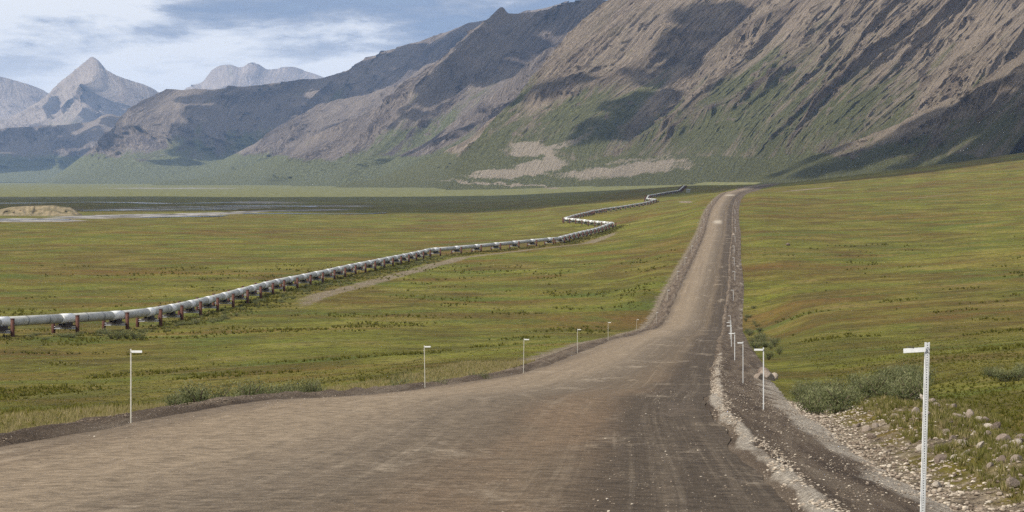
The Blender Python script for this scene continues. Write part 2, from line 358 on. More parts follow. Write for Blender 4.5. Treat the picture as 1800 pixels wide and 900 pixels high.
def noisy(name, c0, c1, sc=8, rough=.8, b=.01, spec=.2, metal=0.0):
    def f(t, p):
        n = t.noise(t.n('ShaderNodeTexCoord').outputs['Object'], sc, 5, .65); p.inputs['Metallic'].default_value = metal
        return t.ramp(n, [(.35, c0), (.65, c1)]), bump(t, n, b, .6)
    return mat(name, f, rough, spec)
M_pipe = noisy('galvanised_jacket', (.31,.31,.29), (.45,.45,.42), .9, .6, .02, .3, .0)
M_band = noisy('joint_band', (.16,.17,.175), (.24,.25,.25), 3, .5, .01, .4, .2)
M_saddle = noisy('saddle_jacket', (.66,.66,.65), (.78,.78,.77), 2, .5, .01, .4, .0)
M_rust = noisy('rust_red_steel', (.045,.018,.012), (.095,.034,.021), 3, .75, .01, .3)
M_shoe = noisy('dark_shoe_steel', (.035,.030,.028), (.07,.055,.05), 3, .8)
M_beam = noisy('galvanised_beam', (.42,.42,.44), (.56,.56,.57), 3, .5, .01, .5)
M_post = noisy('post_paint', (.55,.56,.55), (.72,.73,.72), 9, .5, .002, .4)
M_plate = noisy('sign_plate', (.70,.71,.69), (.84,.85,.83), 14, .45, .001, .4)
M_mark = noisy('dark_mark', (.05,.05,.05), (.09,.09,.09), 20, .7)
M_woodpost = noisy('weathered_post', (.42,.40,.34), (.60,.58,.50), 9, .7, .003)
def m_rock(t, p):
    oi = t.n('ShaderNodeObjectInfo').outputs['Random']; n = t.noise(t.n('ShaderNodeTexCoord').outputs['Object'], 5, 6, .7)
    c = t.ramp(oi, [(0, (.13,.10,.08)), (.35, (.22,.18,.145)), (.7, (.33,.29,.24)), (1, (.17,.13,.105))])
    return t.mix(.65, c, t.ramp(n, [(.3, (.25,.25,.25)), (.7, (.9,.9,.9))]), 'OVERLAY'), bump(t, n, .05, .8)
M_rock = mat('rock', m_rock, .9, .1)
def m_rub(t, p):
    r = attr(t, 'tone'); n = t.noise(pos(t), 20, 4, .7)
    c = t.ramp(r, [(0, (.07,.053,.04)), (.35, (.16,.125,.095)), (.75, (.27,.225,.175)), (1, (.42,.37,.30))])
    return t.mix(.5, c, t.ramp(n, [(.3, (.3,.3,.3)), (.7, (.85,.85,.85))]), 'OVERLAY')
M_rubble = mat('rubble', m_rub, .9, .1)
def m_leaf(cs):
    def f(t, p):
        r = attr(t, 'tone'); c = t.ramp(r, cs)
        tr = t.n('ShaderNodeBsdfTranslucent', i={'Color': c}); mx = t.n('ShaderNodeMixShader', i={0: .45, 1: p.outputs[0], 2: tr.outputs[0]})
        on = [q for q in t.t.nodes if q.type == 'OUTPUT_MATERIAL'][0]; t.t.links.new(mx.outputs[0], on.inputs[0])
        return c
    return f
M_grass = mat('grass_blades', m_leaf([(0, (.075,.065,.018)), (.4, (.125,.125,.028)), (.75, (.19,.175,.05)), (1, (.36,.29,.15))]), .8, .15)
M_tuss = mat('tundra_tussock', m_leaf([(0, (.075,.070,.016)), (.5, (.115,.115,.020)), (.8, (.17,.155,.035)), (1, (.23,.19,.06))]), .85, .1)
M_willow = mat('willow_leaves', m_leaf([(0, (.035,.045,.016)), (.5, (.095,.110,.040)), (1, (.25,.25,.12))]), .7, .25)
M_stem = noisy('shrub_stem', (.07,.05,.035), (.13,.10,.07), 9)
def m_water(t, p):
    n = t.noise(t.scale(pos(t), (.25, 1, 1)), .25, 4, .6); return (.045, .055, .065), bump(t, n, .08, .5)
M_water = mat('river_water', m_water, .12, .5)

# ------------------------------------------------------------------ ground sheet
def blobs(x, y, L, soft=1.35):
    """union of soft ellipses given in photo position (cx, cy, rx, ry, angle deg, value)"""
    o = np.zeros_like(x)
    for cx, cy, rx, ry, an, val in L:
        a = R(an); dx = x-cx; dy = y-cy; u = (dx*math.cos(a)-dy*math.sin(a))/rx; v = (dx*math.sin(a)+dy*math.cos(a))/ry
        o = np.maximum(o, val*(1-sstep(.55, soft, np.sqrt(u*u+v*v))))
    return o
def polyd(X, Y, pts):
    d = np.full(X.shape, 1e9)
    for (ax, ay), (bx, by) in zip(pts[:-1], pts[1:]):
        vx, vy = bx-ax, by-ay; t = np.clip(((X-ax)*vx+(Y-ay)*vy)/(vx*vx+vy*vy), 0, 1)
        d = np.minimum(d, np.hypot(X-ax-t*vx, Y-ay-t*vy))
    return d
# pipeline route: photo column, distance
ROUTE = [(-170,278),(3,304),(115,321),(213,341),(265,358),(490,508),(620,620),(755,790),(980,905),(1076,1150),(992,1285),(1034,1440),(1041,1500),(1050,1515),(1062,1570),(1132,1720),(1154,1800),(1137,1835),(1140,1950),(1193,2110),(1204,2330)]
RP = [((x-900)*D/F, D) for x, D in ROUTE]
core = np.concatenate([np.linspace(-60, 1860, 620)])
sidel = -60-np.geomspace(8, 4200, 46)[::-1]; sider = 1860+np.geomspace(8, 4200, 46)
cx = np.concatenate([sidel, core, sider])
rows = np.concatenate([[4, 8, 12], np.geomspace(15, 4500, 640), np.geomspace(4600, 45000, 70)])
PX, DD = np.meshgrid(cx, rows); GX = (PX-900)*DD/F
GZ = ground_z(GX, DD)
PY = HY-(GZ-CZ)*F/DD
far = sstep(1900, 4200, DD)*0.9
dp = polyd(GX, DD, [(x+5, y-7) for x, y in RP])
grav = (1-sstep(1.6, 5.6, polyd(GX, DD, [(x+12, y-11) for x, y in RP])))*(.10+.48*sstep(455,560,PX)*(1-sstep(1070,1110,PX))*(DD<1200))
eR = GX-roadR(DD); eL = roadL(DD)-GX; e = np.maximum(eR, eL)
grav = np.maximum(grav, (1-sstep(0.8, 4.2, e))*.85*sstep(10, 60, 200-DD*.3))
grav = np.maximum(grav, np.where(eR > 0, (1-sstep(5.5, 8.0, eR-.02*DD))*(.70-.26*sstep(3.2, 4.2, eR)*(1-sstep(5.2, 6.2, eR-.02*DD)))*(1-sstep(85, 130, DD)), 0))
grav = np.maximum(grav, np.where(eL > 0, (1-sstep(1.5, 6.5, eL))*.80, 0))
grav = np.maximum(grav, blobs(PX, PY, [(715,325,26,2.2,0,.9),(670,327,14,1.6,0,.8),(890,325,105,1.6,-4,1.3),(820,322,40,1.2,0,1.2),(1205,355,14,2,0,.8),(1420,333,60,1.0,5,.7),(1640,345,80,1.0,6,.5)]))
bar = blobs(PX, PY, [(40,387,120,3.5,0,.95),(230,380,160,4.0,1,.75),(360,376,120,3,2,.72),(100,348,260,2.0,0,.45),(520,370,120,1.6,1,.75),(470,356,90,2.5,0,.62),(330,366,250,5,1,.52),(300,331,160,1.4,0,.6),(600,362,80,2,0,.6)])
V = np.stack([GX, DD, GZ], -1).reshape(-1, 3)
g = npmesh('ground', V, grid_faces(len(rows), len(cx))[:, ::1], M_ground, attrs={'far': far.ravel(), 'gravel': grav.ravel(), 'bar': bar.ravel()})
tag(g, kind='structure')

# ------------------------------------------------------------------ road
RD = np.concatenate([np.geomspace(5, 700, 900), np.geomspace(705, 3000, 160)])
arc = np.cumsum(np.r_[0, np.diff(RD)])
def road_strip(name, prof, matl, sub, attrs=()):
    """prof(D) -> list of (x, z, across/light)"""
    X, Z, A, S = prof(RD)
    V = np.stack([X, np.repeat(RD[:, None], X.shape[1], 1), Z], -1).reshape(-1, 3)
    uv = np.stack([S, np.repeat(arc[:, None], X.shape[1], 1)], -1).reshape(-1, 2)
    Dg = np.repeat(RD[:, None], X.shape[1], 1); fr = np.clip((X-roadL(Dg))/(roadR(Dg)-roadL(Dg)), -1, 2)
    pat = np.maximum((1-sstep(.04, .25, np.abs(fr-.42)))*(1-sstep(5, 32, np.abs(Dg-955))), (1-sstep(.1, .4, np.abs(fr-.45)))*(1-sstep(5, 45, np.abs(Dg-1480))))
    o = npmesh(name, V, grid_faces(X.shape[0], X.shape[1]), matl, uv=uv, attrs={sub: A.ravel(), 'patch': pat.ravel()})
    return tag(o, kind='structure')
def surf(D):
    l = roadL(D)[:, None]; r = roadR(D)[:, None]; z = roadZ(D)[:, None]; v = np.linspace(0, 1, 56)[None]
    wob = fbm(D[:, None]/7+0*v, 3.3+0*v, 3)*.25
    X = l+(r-l)*v+wob*np.abs(v-.5)*2; S = X-r
    Z = z+0.10*(1-(2*v-1)**2)+fbm(S/1.0, D[:, None]/40, 3)*.045+fbm(S/.35, D[:, None]/3.0, 3)*.012
    return X, Z, v+0*X, S
road_strip('road', surf, M_road, 'across')
def shl(D):
    l = roadL(D)[:, None]; z = roadZ(D)[:, None]
    wob = fbm(D[:, None]/7, 3.3+0*l, 3)*.25
    o = np.array([-.35, .12, .3, .5, .7, .95, 1.2, 1.6, 2.1, 2.6, 3.2, 4.2])[None]; h = np.array([-.10, .04, .10, .14, .13, .08, 0, -.10, -.22, -.34, -.46, -1.2])[None]
    n = fbm(o*2.1+0*z, D[:, None]/1.2, 3)
    X = l-o+wob*np.exp(-np.maximum(o, 0)); Z = z+h+.15*n*np.exp(-o*.3)*sstep(0, .35, o)
    A = np.broadcast_to(np.where(o < .1, .25, 0.05)+0*Z, Z.shape)
    return X[:, ::-1], Z[:, ::-1], A[:, ::-1], (o+0*Z)[:, ::-1]
road_strip('road_shoulder', shl, M_shoulder, 'light')
def shr(D):
    r = roadR(D)[:, None]; z = roadZ(D)[:, None]; wob = fbm(D[:, None]/7, 3.3+0*r, 3)*.25
    o = np.array([-.35, .1, .22, .36, .52, .7, .95, 1.25, 1.6, 2.0, 2.4, 2.9, 3.5, 4.4])[None]; h = np.array([-.10, .03, .10, .13, .09, .0, -.06, -.12, -.19, -.28, -.37, -.50, -.68, -1.4])[None]
    n = fbm(o*2.3+5+0*z, D[:, None]/1.1, 3)
    X = r+o+wob*np.exp(-np.maximum(o, 0)); Z = z+h+.08*n*np.exp(-o*.3)*sstep(0, .3, o)
    A = .62*(1-.55*sstep(60, 200, D))[:, None]*np.exp(-((o-.3)/.2)**2)+.62*sstep(1.5, 2.8, o)*(1-.6*sstep(90, 160, D))[:, None]+.10
    return X, Z, A+0*Z, o+0*Z
road_strip('road_shoulder', shr, M_shoulder, 'light')

# ------------------------------------------------------------------ mountains
def mountain(name, crest, Dc, span, cols, nrow, matl, amp, k=1.0, x0=None, x1=None, prof=(.22, 2.1), veg=None, pads=(), freq=1.0, seed=0, basez=-40, dslope=0.0, rough=1.0):
    cr = np.array(crest, float); x0 = cr[0, 0] if x0 is None else x0; x1 = cr[-1, 0] if x1 is None else x1
    xs = np.linspace(x0, x1, cols); f = pchip(cr[:, 0], cr[:, 1]); yc = f(xs)
    yc = yc+fbm(xs/34+seed, xs*0+seed, 5, .58)*5.0*rough*sstep(0, 60, HY-yc)
    yc = yc+16*(1-sstep(0, 60, xs-x0))*(cr[0, 1] > 300)
    Dcx = Dc*(1+dslope*(xs-900)/1000)
    t = np.concatenate([np.linspace(0, 1, nrow), 1+np.linspace(.02, .35, 12)])[:, None]
    tc_ = np.minimum(t, 1); h = np.maximum(HY-yc, 6)[None]
    foot = np.maximum.accumulate(xs-k*h[0]+np.arange(cols)*.05)
    pr = prof[0]*tc_+(1-prof[0])*tc_**prof[1]
    px = foot[None]+(xs-foot)[None]*pr
    sp = span*(0.35+.65*np.clip(h/260, 0, 1.3))
    D = Dcx[None]-sp*(1-tc_)+np.maximum(t-1, 0)*span
    zc = (HY-yc)[None]*Dcx[None]/F
    z = basez+(zc-basez)*pr-np.maximum(t-1, 0)*span*.6
    # relief: ribs run down the slope, with branching gullies
    S = xs[None]*freq+0*t; Tt = t*3.2+0*S
    wv = fbm(S/150+seed, Tt*.8+seed, 3)*70+fbm(S/40+seed, Tt*2.2, 3)*16
    rel = ridged((S+wv)/120+seed*3.1, Tt*.9+seed, 6, .60, 2.1, 1.85)
    cross = ridged((S*.8+Tt*60+wv)/70+seed, (Tt*100-S*.5)/110, 5, .6, 2.05, 2.05)
    big = fbm(S/230+seed*1.7, Tt*.7, 2)
    env = np.sin(np.clip(t, 0, 1)*math.pi*.90)**.7
    env = np.maximum(env, .26*sstep(.85, 1.0, t))*sstep(0.12, .45, t)*sstep(28, 150, h)
    rc = (rel-.40)*.75+(cross-.40)*.55*sstep(.3, .7, t)
    d = rc*amp*.80+big*amp*1.5
    crag = np.clip(ridged(S/17+wv/40+seed, Tt*5.5, 4, .62, 2.1, 2.1)-.38, 0, 1)*sstep(-.05, .35, fbm(S/70+seed, Tt*1.4, 3)+.30*(t-.35))*sstep(.3, .6, t)*sstep(30, 90, h)
    D2 = D-d*env-crag*amp*.30; X = (px-900)*D/F+(-d*env)*.5-crag*amp*.2
    z2 = z+rc*amp*.15*env*sstep(.1, .5, t)+crag*amp*.10*(t < 1)
    small = ridged(S/9+seed+wv/30, Tt*4.2, 3, .62)
    D2 = D2-(small-.5)*amp*.12*env
    py = HY-z2*F/D2; pxx = 900+X*F/D2
    v = (1-sstep(.40, .78, t+0*S+.25*fbm(S/80, Tt, 2)))*.98+.16*(1-t)
    if veg: v = np.maximum(v, 0)+blobs(pxx, py, veg[0])-(blobs(pxx, py, veg[1]) if len(veg) > 1 else 0)
    el_ = z2*F/D2
    v = v*.46-(rel-.5)*.5*sstep(.2, .4, t)
    v = np.maximum(v, 1.1*(1-sstep(22, 62, el_+14*fbm(pxx/60, py/20, 3))))
    pad = blobs(pxx+22*fbm(pxx/22, py/8, 4), py+6*fbm(pxx/14+9, py/7, 4), pads, 2.2) if pads else np.zeros_like(px)
    v = np.clip(v-crag*2.5, -1, 2); V = np.stack([X, D2, z2+CZ], -1).reshape(-1, 3)
    uv = np.stack([S*1.0, (Tt)*100.0], -1).reshape(-1, 2)
    o = npmesh(name, V, grid_faces(len(t), cols), matl, uv=uv, attrs={'veg': v.ravel(), 'pad': pad.ravel(), 'crag': crag.ravel(), 'rel': rel.ravel()})
    return tag(o, kind='structure')
PADS = [(1095,300,85,8,5,.95),(1060,304,45,5,3,.9),(1150,289,45,6,8,.95),(1120,281,72,2.5,6,.6),(900,304,55,6,4,1.0),(945,294,38,9,12,1.0),(930,262,26,10,3,1.0),(952,264,22,6,-8,1.0),(968,274,7,12,-20,1.0),(975,287,9,8,0,.9),(985,257,28,4,18,.7),(1018,242,34,3,28,.6),(890,324,100,1.4,-4,.8)]
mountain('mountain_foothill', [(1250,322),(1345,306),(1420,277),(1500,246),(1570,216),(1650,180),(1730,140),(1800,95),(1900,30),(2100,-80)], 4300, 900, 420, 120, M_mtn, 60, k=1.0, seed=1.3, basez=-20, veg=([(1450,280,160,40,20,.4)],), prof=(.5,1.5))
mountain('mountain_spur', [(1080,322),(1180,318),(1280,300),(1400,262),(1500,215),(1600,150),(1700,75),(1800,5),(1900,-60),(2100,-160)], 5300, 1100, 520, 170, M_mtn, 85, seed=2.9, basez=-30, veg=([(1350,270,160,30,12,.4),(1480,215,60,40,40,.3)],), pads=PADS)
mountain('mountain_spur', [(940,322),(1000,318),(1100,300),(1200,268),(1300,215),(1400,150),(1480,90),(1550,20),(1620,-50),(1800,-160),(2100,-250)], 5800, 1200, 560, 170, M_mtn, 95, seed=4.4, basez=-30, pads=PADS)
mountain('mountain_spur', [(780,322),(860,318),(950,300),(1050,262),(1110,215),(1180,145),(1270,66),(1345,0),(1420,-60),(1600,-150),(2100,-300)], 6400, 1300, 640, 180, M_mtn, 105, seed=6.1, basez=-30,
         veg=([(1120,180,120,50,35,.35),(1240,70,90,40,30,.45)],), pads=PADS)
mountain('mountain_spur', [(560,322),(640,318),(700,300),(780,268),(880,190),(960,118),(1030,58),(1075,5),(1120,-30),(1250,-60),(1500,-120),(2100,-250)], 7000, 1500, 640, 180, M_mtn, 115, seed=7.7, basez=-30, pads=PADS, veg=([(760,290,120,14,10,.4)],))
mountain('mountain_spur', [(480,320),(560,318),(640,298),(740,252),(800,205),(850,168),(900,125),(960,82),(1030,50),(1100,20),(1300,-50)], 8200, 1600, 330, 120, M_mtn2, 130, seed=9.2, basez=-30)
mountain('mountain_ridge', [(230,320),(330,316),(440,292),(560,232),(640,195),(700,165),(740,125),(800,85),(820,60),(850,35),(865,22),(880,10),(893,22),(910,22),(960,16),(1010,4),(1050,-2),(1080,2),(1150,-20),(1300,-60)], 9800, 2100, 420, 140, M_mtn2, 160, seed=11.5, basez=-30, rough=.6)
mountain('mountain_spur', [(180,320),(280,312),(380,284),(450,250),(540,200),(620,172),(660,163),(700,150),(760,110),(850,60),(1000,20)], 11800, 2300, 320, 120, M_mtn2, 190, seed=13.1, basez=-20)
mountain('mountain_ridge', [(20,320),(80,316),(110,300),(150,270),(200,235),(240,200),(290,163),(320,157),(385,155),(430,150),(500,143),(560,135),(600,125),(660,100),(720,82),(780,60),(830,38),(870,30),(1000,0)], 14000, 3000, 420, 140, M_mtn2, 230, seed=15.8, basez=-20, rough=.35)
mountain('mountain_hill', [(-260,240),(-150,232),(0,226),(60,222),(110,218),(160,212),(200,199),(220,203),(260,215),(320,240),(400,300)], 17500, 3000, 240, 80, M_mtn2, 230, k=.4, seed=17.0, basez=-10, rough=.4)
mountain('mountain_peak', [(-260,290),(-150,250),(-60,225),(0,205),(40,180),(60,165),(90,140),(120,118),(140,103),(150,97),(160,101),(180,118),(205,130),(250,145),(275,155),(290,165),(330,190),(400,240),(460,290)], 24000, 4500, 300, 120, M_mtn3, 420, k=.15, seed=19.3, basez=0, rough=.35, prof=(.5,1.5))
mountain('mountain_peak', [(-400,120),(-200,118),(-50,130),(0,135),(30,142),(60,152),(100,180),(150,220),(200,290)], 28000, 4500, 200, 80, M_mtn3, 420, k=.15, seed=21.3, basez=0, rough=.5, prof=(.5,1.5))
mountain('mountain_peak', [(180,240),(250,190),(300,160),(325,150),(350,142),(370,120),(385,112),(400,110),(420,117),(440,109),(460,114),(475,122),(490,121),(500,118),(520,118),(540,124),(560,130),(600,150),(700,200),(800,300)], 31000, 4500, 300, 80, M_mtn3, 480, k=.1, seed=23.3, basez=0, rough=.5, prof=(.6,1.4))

# ------------------------------------------------------------------ clouds added out of view, placed and shaped to shade slopes and valley floor
def m_cloud():
    m = bpy.data.materials.new('cloud_white'); m.use_nodes = True; t = NT(m.node_tree)
    d = t.n('ShaderNodeBsdfDiffuse', i={'Color': (.9, .9, .9, 1)}); tr = t.n('ShaderNodeBsdfTransparent')
    n = t.noise(pos(t), .004, 5, .6)
    al = t.math('ADD', attr(t, 'dens'), t.math('MULTIPLY', t.math('SUBTRACT', n, .5), 1.1))
    mx = t.n('ShaderNodeMixShader', i={0: t.ramp(al, [(.10, 0.0), (.62, .88)])}); t.t.links.new(tr.outputs[0], mx.inputs[1]); t.t.links.new(d.outputs[0], mx.inputs[2])
    o = t.n('ShaderNodeOutputMaterial'); t.t.links.new(mx.outputs[0], o.inputs[0]); return m
M_cloud = m_cloud()
def cloud(target, rx, ry, seed, rot=0.0, alt=2300.0, label=''):
    tx, ty, tz = target; q = (CZ+alt-tz)/sd[2]; c = (tx+sd[0]*q, ty+sd[1]*q, CZ+alt)
    n = 30; m = 14; th = np.linspace(0, 2*math.pi, n, endpoint=False)[None]; ph = np.linspace(0.02, math.pi-.02, m)[:, None]
    ca = np.cos(th)+0*ph; sa = np.sin(th)+0*ph
    rad = 1+.30*fbm(ca*1.7+seed+np.cos(ph)*.8, sa*1.7+seed, 4, .6)
    x = rx*rad*np.sin(ph)**.6*ca; y = ry*rad*np.sin(ph)**.6*sa
    z = np.where(np.cos(ph) > 0, 190*np.cos(ph)**.8 if False else 190*np.abs(np.cos(ph)), -40*np.abs(np.cos(ph)))+45*fbm(x/170+seed, y/170, 3)
    cr_, sr_ = math.cos(R(rot)), math.sin(R(rot))
    V = np.stack([c[0]+x*cr_-y*sr_, c[1]+x*sr_+y*cr_, c[2]+z], -1).reshape(-1, 3)
    i = np.arange(m-1)[:, None]*n; j = np.arange(n)[None]; j2 = (j+1) % n
    Fq = np.stack([i+j, i+n+j, i+n+j2, i+j2], -1).reshape(-1, 4)
    dens = np.clip(np.abs(np.cos(ph))*1.25+0*th, 0, 1)
    o = npmesh('cloud', V, Fq, M_cloud, attrs={'dens': dens.ravel()}); return tag(o, kind='structure')
cloud(P(560, 354, 2950), 1700, 900, 7.4, -8)
bpy.context.view_layer.update(); dg = bpy.context.evaluated_depsgraph_get()
PUFFS = [(1440,300,35),(1530,280,45),(1620,250,52),(1710,215,60),(1790,190,76),(1700,270,50),(1600,290,40),(1820,260,70),
  (1240,45,34),(1195,90,32),(1150,140,34),(1105,185,36),(1060,218,30),(1020,240,20),(1115,228,28),
  (955,150,20,1),(915,175,22,1),(870,200,24,1),(820,225,22,1),(775,248,18,1),(728,266,14,1),(685,281,11,1),(640,291,9,1),
  (1030,24,24),(970,36,26),(900,45,34),(905,90,28),(850,80,38),(850,130,30),(800,120,34),(790,160,24),(745,150,24),(715,190,16),(690,222,13),
  (838,46,20),(812,60,20),(780,76,22),(720,98,22),(655,112,20),(600,134,20),(560,146,16),(500,154,16),(430,161,16),(380,166,14),(760,90,28),(700,118,28),(650,140,28),(600,160,33),(550,185,33),(500,200,38),(450,200,36),(430,240,33),(380,215,36),(340,240,32),(320,268,22),(385,262,22),(285,284,15),(400,172,18),(330,176,12),(480,168,20),(560,152,18),(640,114,16),
  (20,250,30),(80,250,30),(140,245,26),(60,285,28),(0,290,28),(130,285,22),(190,213,12),(188,245,18),(110,228,13),
  (150,168,17),(120,182,17),(88,196,13),(182,186,20),(150,200,16),(205,200,13),(1500,285,40),(1680,245,50),(1760,240,55),(1560,255,42),(1790,140,40),(1660,215,36),(1380,300,18)]
hits = []
for x, y, r, *q in PUFFS:
    d = Vector(((x-900)/F, 1, (HY-y)/F)).normalized(); ok, loc, *_ = scene.ray_cast(dg, Vector((0, 0, CZ)), d)
    if ok: hits.append((tuple(loc), r*loc.y/F, 1.15 if q else 2.3))
for i, (loc, r, e_) in enumerate(hits): cloud(loc, r*1.25, r*e_, i*1.37, 0, 2300+40*(i % 5))

# ------------------------------------------------------------------ air
def haze():
    m = bpy.data.materials.new('haze_air'); m.use_nodes = True; t = NT(m.node_tree)
    v = t.n('ShaderNodeVolumePrincipled'); v.inputs['Color'].default_value = (.37, .58, 1.0, 1); v.inputs['Density'].default_value = HAZE; v.inputs['Anisotropy'].default_value = 0.0
    o = t.n('ShaderNodeOutputMaterial'); t.t.links.new(v.outputs[0], o.inputs['Volume'])
    b = MB(); b.box((0, 17500, (1650-15)/2), (70000, 39000, 1650+15)); h = b.build('haze', m); tag(h, kind='stuff')
HAZE = 2.0e-5
haze()

# ------------------------------------------------------------------ pipeline
SPAN = 18.3
seg = [np.hypot(RP[i+1][0]-RP[i][0], RP[i+1][1]-RP[i][1]) for i in range(len(RP)-1)]; cum = np.r_[0, np.cumsum(seg)]
RPx = np.array([p[0] for p in RP]); RPy = np.array([p[1] for p in RP])
def along(s): return float(np.interp(s, cum, RPx)), float(np.interp(s, cum, RPy))
s0 = cum[2]-math.floor(cum[2]/SPAN)*SPAN
S_ = np.arange(s0, cum[-1], SPAN)
gz1 = lambda x, y: float(ground_z(np.array([x]), np.array([y]))[0])
pz = np.array([gz1(*along(s)) for s in S_])+1.5+.66
k_ = np.array([1, 2, 3, 2, 1])/9; pzs = np.convolve(np.pad(pz, 2, 'edge'), k_, 'valid')
pipe = empty('pipeline', (along(S_[0])[0], along(S_[0])[1], 0)); tag(pipe, 'long zigzag silver grey elevated pipeline crossing the tundra left of the road', 'pipeline')
org = Vector(pipe.location)
sup = None; nsup = 0
ordn = ['leftmost', 'second', 'third', 'fourth', 'fifth', 'sixth', 'seventh', 'eighth', 'ninth', 'tenth', 'eleventh', 'twelfth']
def mk_support():
    r = empty('pipe_support', (0, 0, 0))
    for sx in (-1, 1):
        b = MB(); b.tube((sx*1.85, 0, -2.2), (sx*1.85, 0, 2.3), .28, 12); o = b.build('post', M_rust, r, True)
        c = MB(); c.tube((sx*1.85, 0, 2.3), (sx*1.85, 0, 2.37), .32, 12); c.build('post_cap', M_rust, o)
    b = MB(); b.box((0, 0, .72), (3.3, .46, .06)); b.box((0, 0, .42), (3.3, .46, .06)); b.box((0, -.0, .57), (3.3, .08, .24)); b.build('crossbeam', M_beam, r)
    b = MB(); b.box((0, 0, .84), (1.9, 2.6, .16)); b.box((-.55, 0, 1.08), (.12, 2.2, .46)); b.box((.55, 0, 1.08), (.12, 2.2, .46)); b.box((0, .0, 1.05), (.9, .12, .36)); b.box((0, .4, 1.02), (.8, .07, .32)); b.box((0, -.4, 1.02), (.8, .07, .32)); b.build('pipe_shoe', M_shoe, r)  # dark shoe made oversized, also standing in for shaded undersides and brackets
    return r
SB = {}
for i, s in enumerate(S_):
    x, y = along(s); x2, y2 = along(min(s+3, cum[-1])); xa, ya = along(max(s-3, 0)); dx, dy = x2-xa, y2-ya; L = math.hypot(dx, dy); dx /= L; dy /= L
    if i < len(S_)-1:
        xb, yb = along(S_[i+1]); a = Vector((x, y, pzs[i]))-org; b_ = Vector((xb, yb, pzs[i+1]))-org
        pts = [a, b_]
        # follow bends inside the span
        inn = [c for c in cum if s+1 < c < S_[i+1]-1]
        if inn: pts = [a]+[Vector((*along(c), pzs[i]+(pzs[i+1]-pzs[i])*(c-s)/SPAN))-org for c in inn]+[b_]
        for q in range(len(pts)-1):
            u = (pts[q+1]-pts[q]).normalized(); near = y < 700; nn_ = 24 if near else 12
            m = MB(); m.tube(pts[q]-u*.25, pts[q+1]+u*.25, .66, nn_); m.build('pipe_section', M_pipe, pipe, True)
        if y < 1300:
            u = (pts[1]-pts[0]).normalized(); c = pts[0]
            m = MB(); m.tube(c-u*1.9, c+u*1.9, .70, nn_); m.build('saddle_band', M_saddle, pipe, True)
            if y < 800:
                for fr in ((.37, .7) if y < 420 else (.5,)):
                    c = pts[0]+(pts[1]-pts[0])*fr; m = MB(); m.tube(c-u*.16, c+u*.16, .685, nn_); m.build('joint_band', M_band, pipe, True)
    px = 900+F*x/y
    if px < -90: continue
    if sup is None: sup = mk_support(); o = sup
    else: o = copy_tree(sup)
    o.location = (x, y, pzs[i]-.66-1.22); o.rotation_euler = (0, 0, math.atan2(-dx, dy))
    if nsup < 12: lb = ('rust red pipeline support nearest the left edge of the photo' if nsup == 0 else 'rust red two post pipeline support, %s from the left along the pipe' % ordn[nsup])
    elif px < 770 and y < 800: lb = 'small rust red support under the straight pipe rising towards its first bend'
    elif y < 910: lb = 'small dark support under the flatter pipe stretch before the hairpin'
    elif y < 1160: lb = 'tiny closely spaced support under the pipe leading to the hairpin tip'
    elif y < 1290: lb = 'tiny support under the short pipe leg running back left from the hairpin'
    else: lb = 'tiny distant support under the far end of the pipeline below the mountain'
    tag(o, lb, 'pipe support', 'supports under the pipeline'); nsup += 1

# ------------------------------------------------------------------ road marker posts
def mk_marker_perf():
    r = empty('marker_post', (0, 0, 0)); H = 1.82; w_ = .031
    m = MB()
    for sx in (-1, 1): m.box((sx*(w_/2-.005), 0, H/2-.25), (.0105, .006, H+.5)); m.box((sx*(w_/2+.006), .014, H/2-.25), (.006, .034, H+.5))
    z = -.2
    while z < H-.01: m.box((0, 0, z), (w_-.020, .0058, .012)); z += .026
    m.build('post', M_post, r)
    m = MB(); m.box((0, .045, H/2-.25), (w_+.006, .004, H+.49)); m.build('post_backing', M_band, r)
    a = R(-5); m = MB(); L = .235
    vs = []
    for dx, dz in ((0,-.024),(-L,-.024),(-L,.024),(0,.024)):
        for yy in (-.014, -.010): vs.append((-.02+dx*math.cos(a)-dz*math.sin(a)*0, yy, H-.075+dz-dx*math.sin(a)*-1*-1))
    m.add(vs, [(0,2,4,6),(7,5,3,1),(0,1,3,2),(2,3,5,4),(4,5,7,6),(6,7,1,0)]); pl = m.build('flag_plate', M_plate, r)
    m = MB()
    for q in (.13, .145, .165, .178, .20): m.box((-.02-q, -.0155, H-.068+q*math.tan(R(5))), (.008, .002, .018))
    m.build('plate_marking', M_mark, pl)
    m = MB()
    for zz in (-.095, -.055): m.tube((0, -.022, H+zz), (0, -.010, H+zz), .007, 8)
    m.build('bolt', M_band, r)
    return r
def mk_marker(side, matl):
    r = empty('marker_post', (0, 0, 0)); H = 1.8
    m = MB(); m.box((0, 0, H/2-.25), (.027, .024, H+.5)); m.box((0, 0, H), (.03, .02, .02)); m.build('post', matl, r)
    m = MB(); m.box((side*.14, -.022, H-.05), (.25, .010, .052)); pl = m.build('flag_plate', M_plate, r)
    m = MB(); m.tube((0, -.045, H-.06), (0, -.030, H-.06), .012, 8); m.build('bolt', M_band, pl)
    return r
GRP = 'marker posts along the road edges'
o = mk_marker_perf(); o.location = (P(1622,905,24.0)); o.rotation_euler = (0, R(1.6), 0); tag(o, 'tall perforated grey marker post with white arm, nearest, by the rubble at right', 'marker post', GRP)
mr = mk_marker(-1, M_post); mr.location = P(1342,724,64); tag(mr, 'slim grey marker post with arm to left, second nearest on right verge', 'marker post', GRP)
ml = mk_marker(1, M_woodpost); ml.location = P(230,750,53); tag(ml, 'pale marker post with short arm to right, nearest on the left verge', 'marker post', GRP)
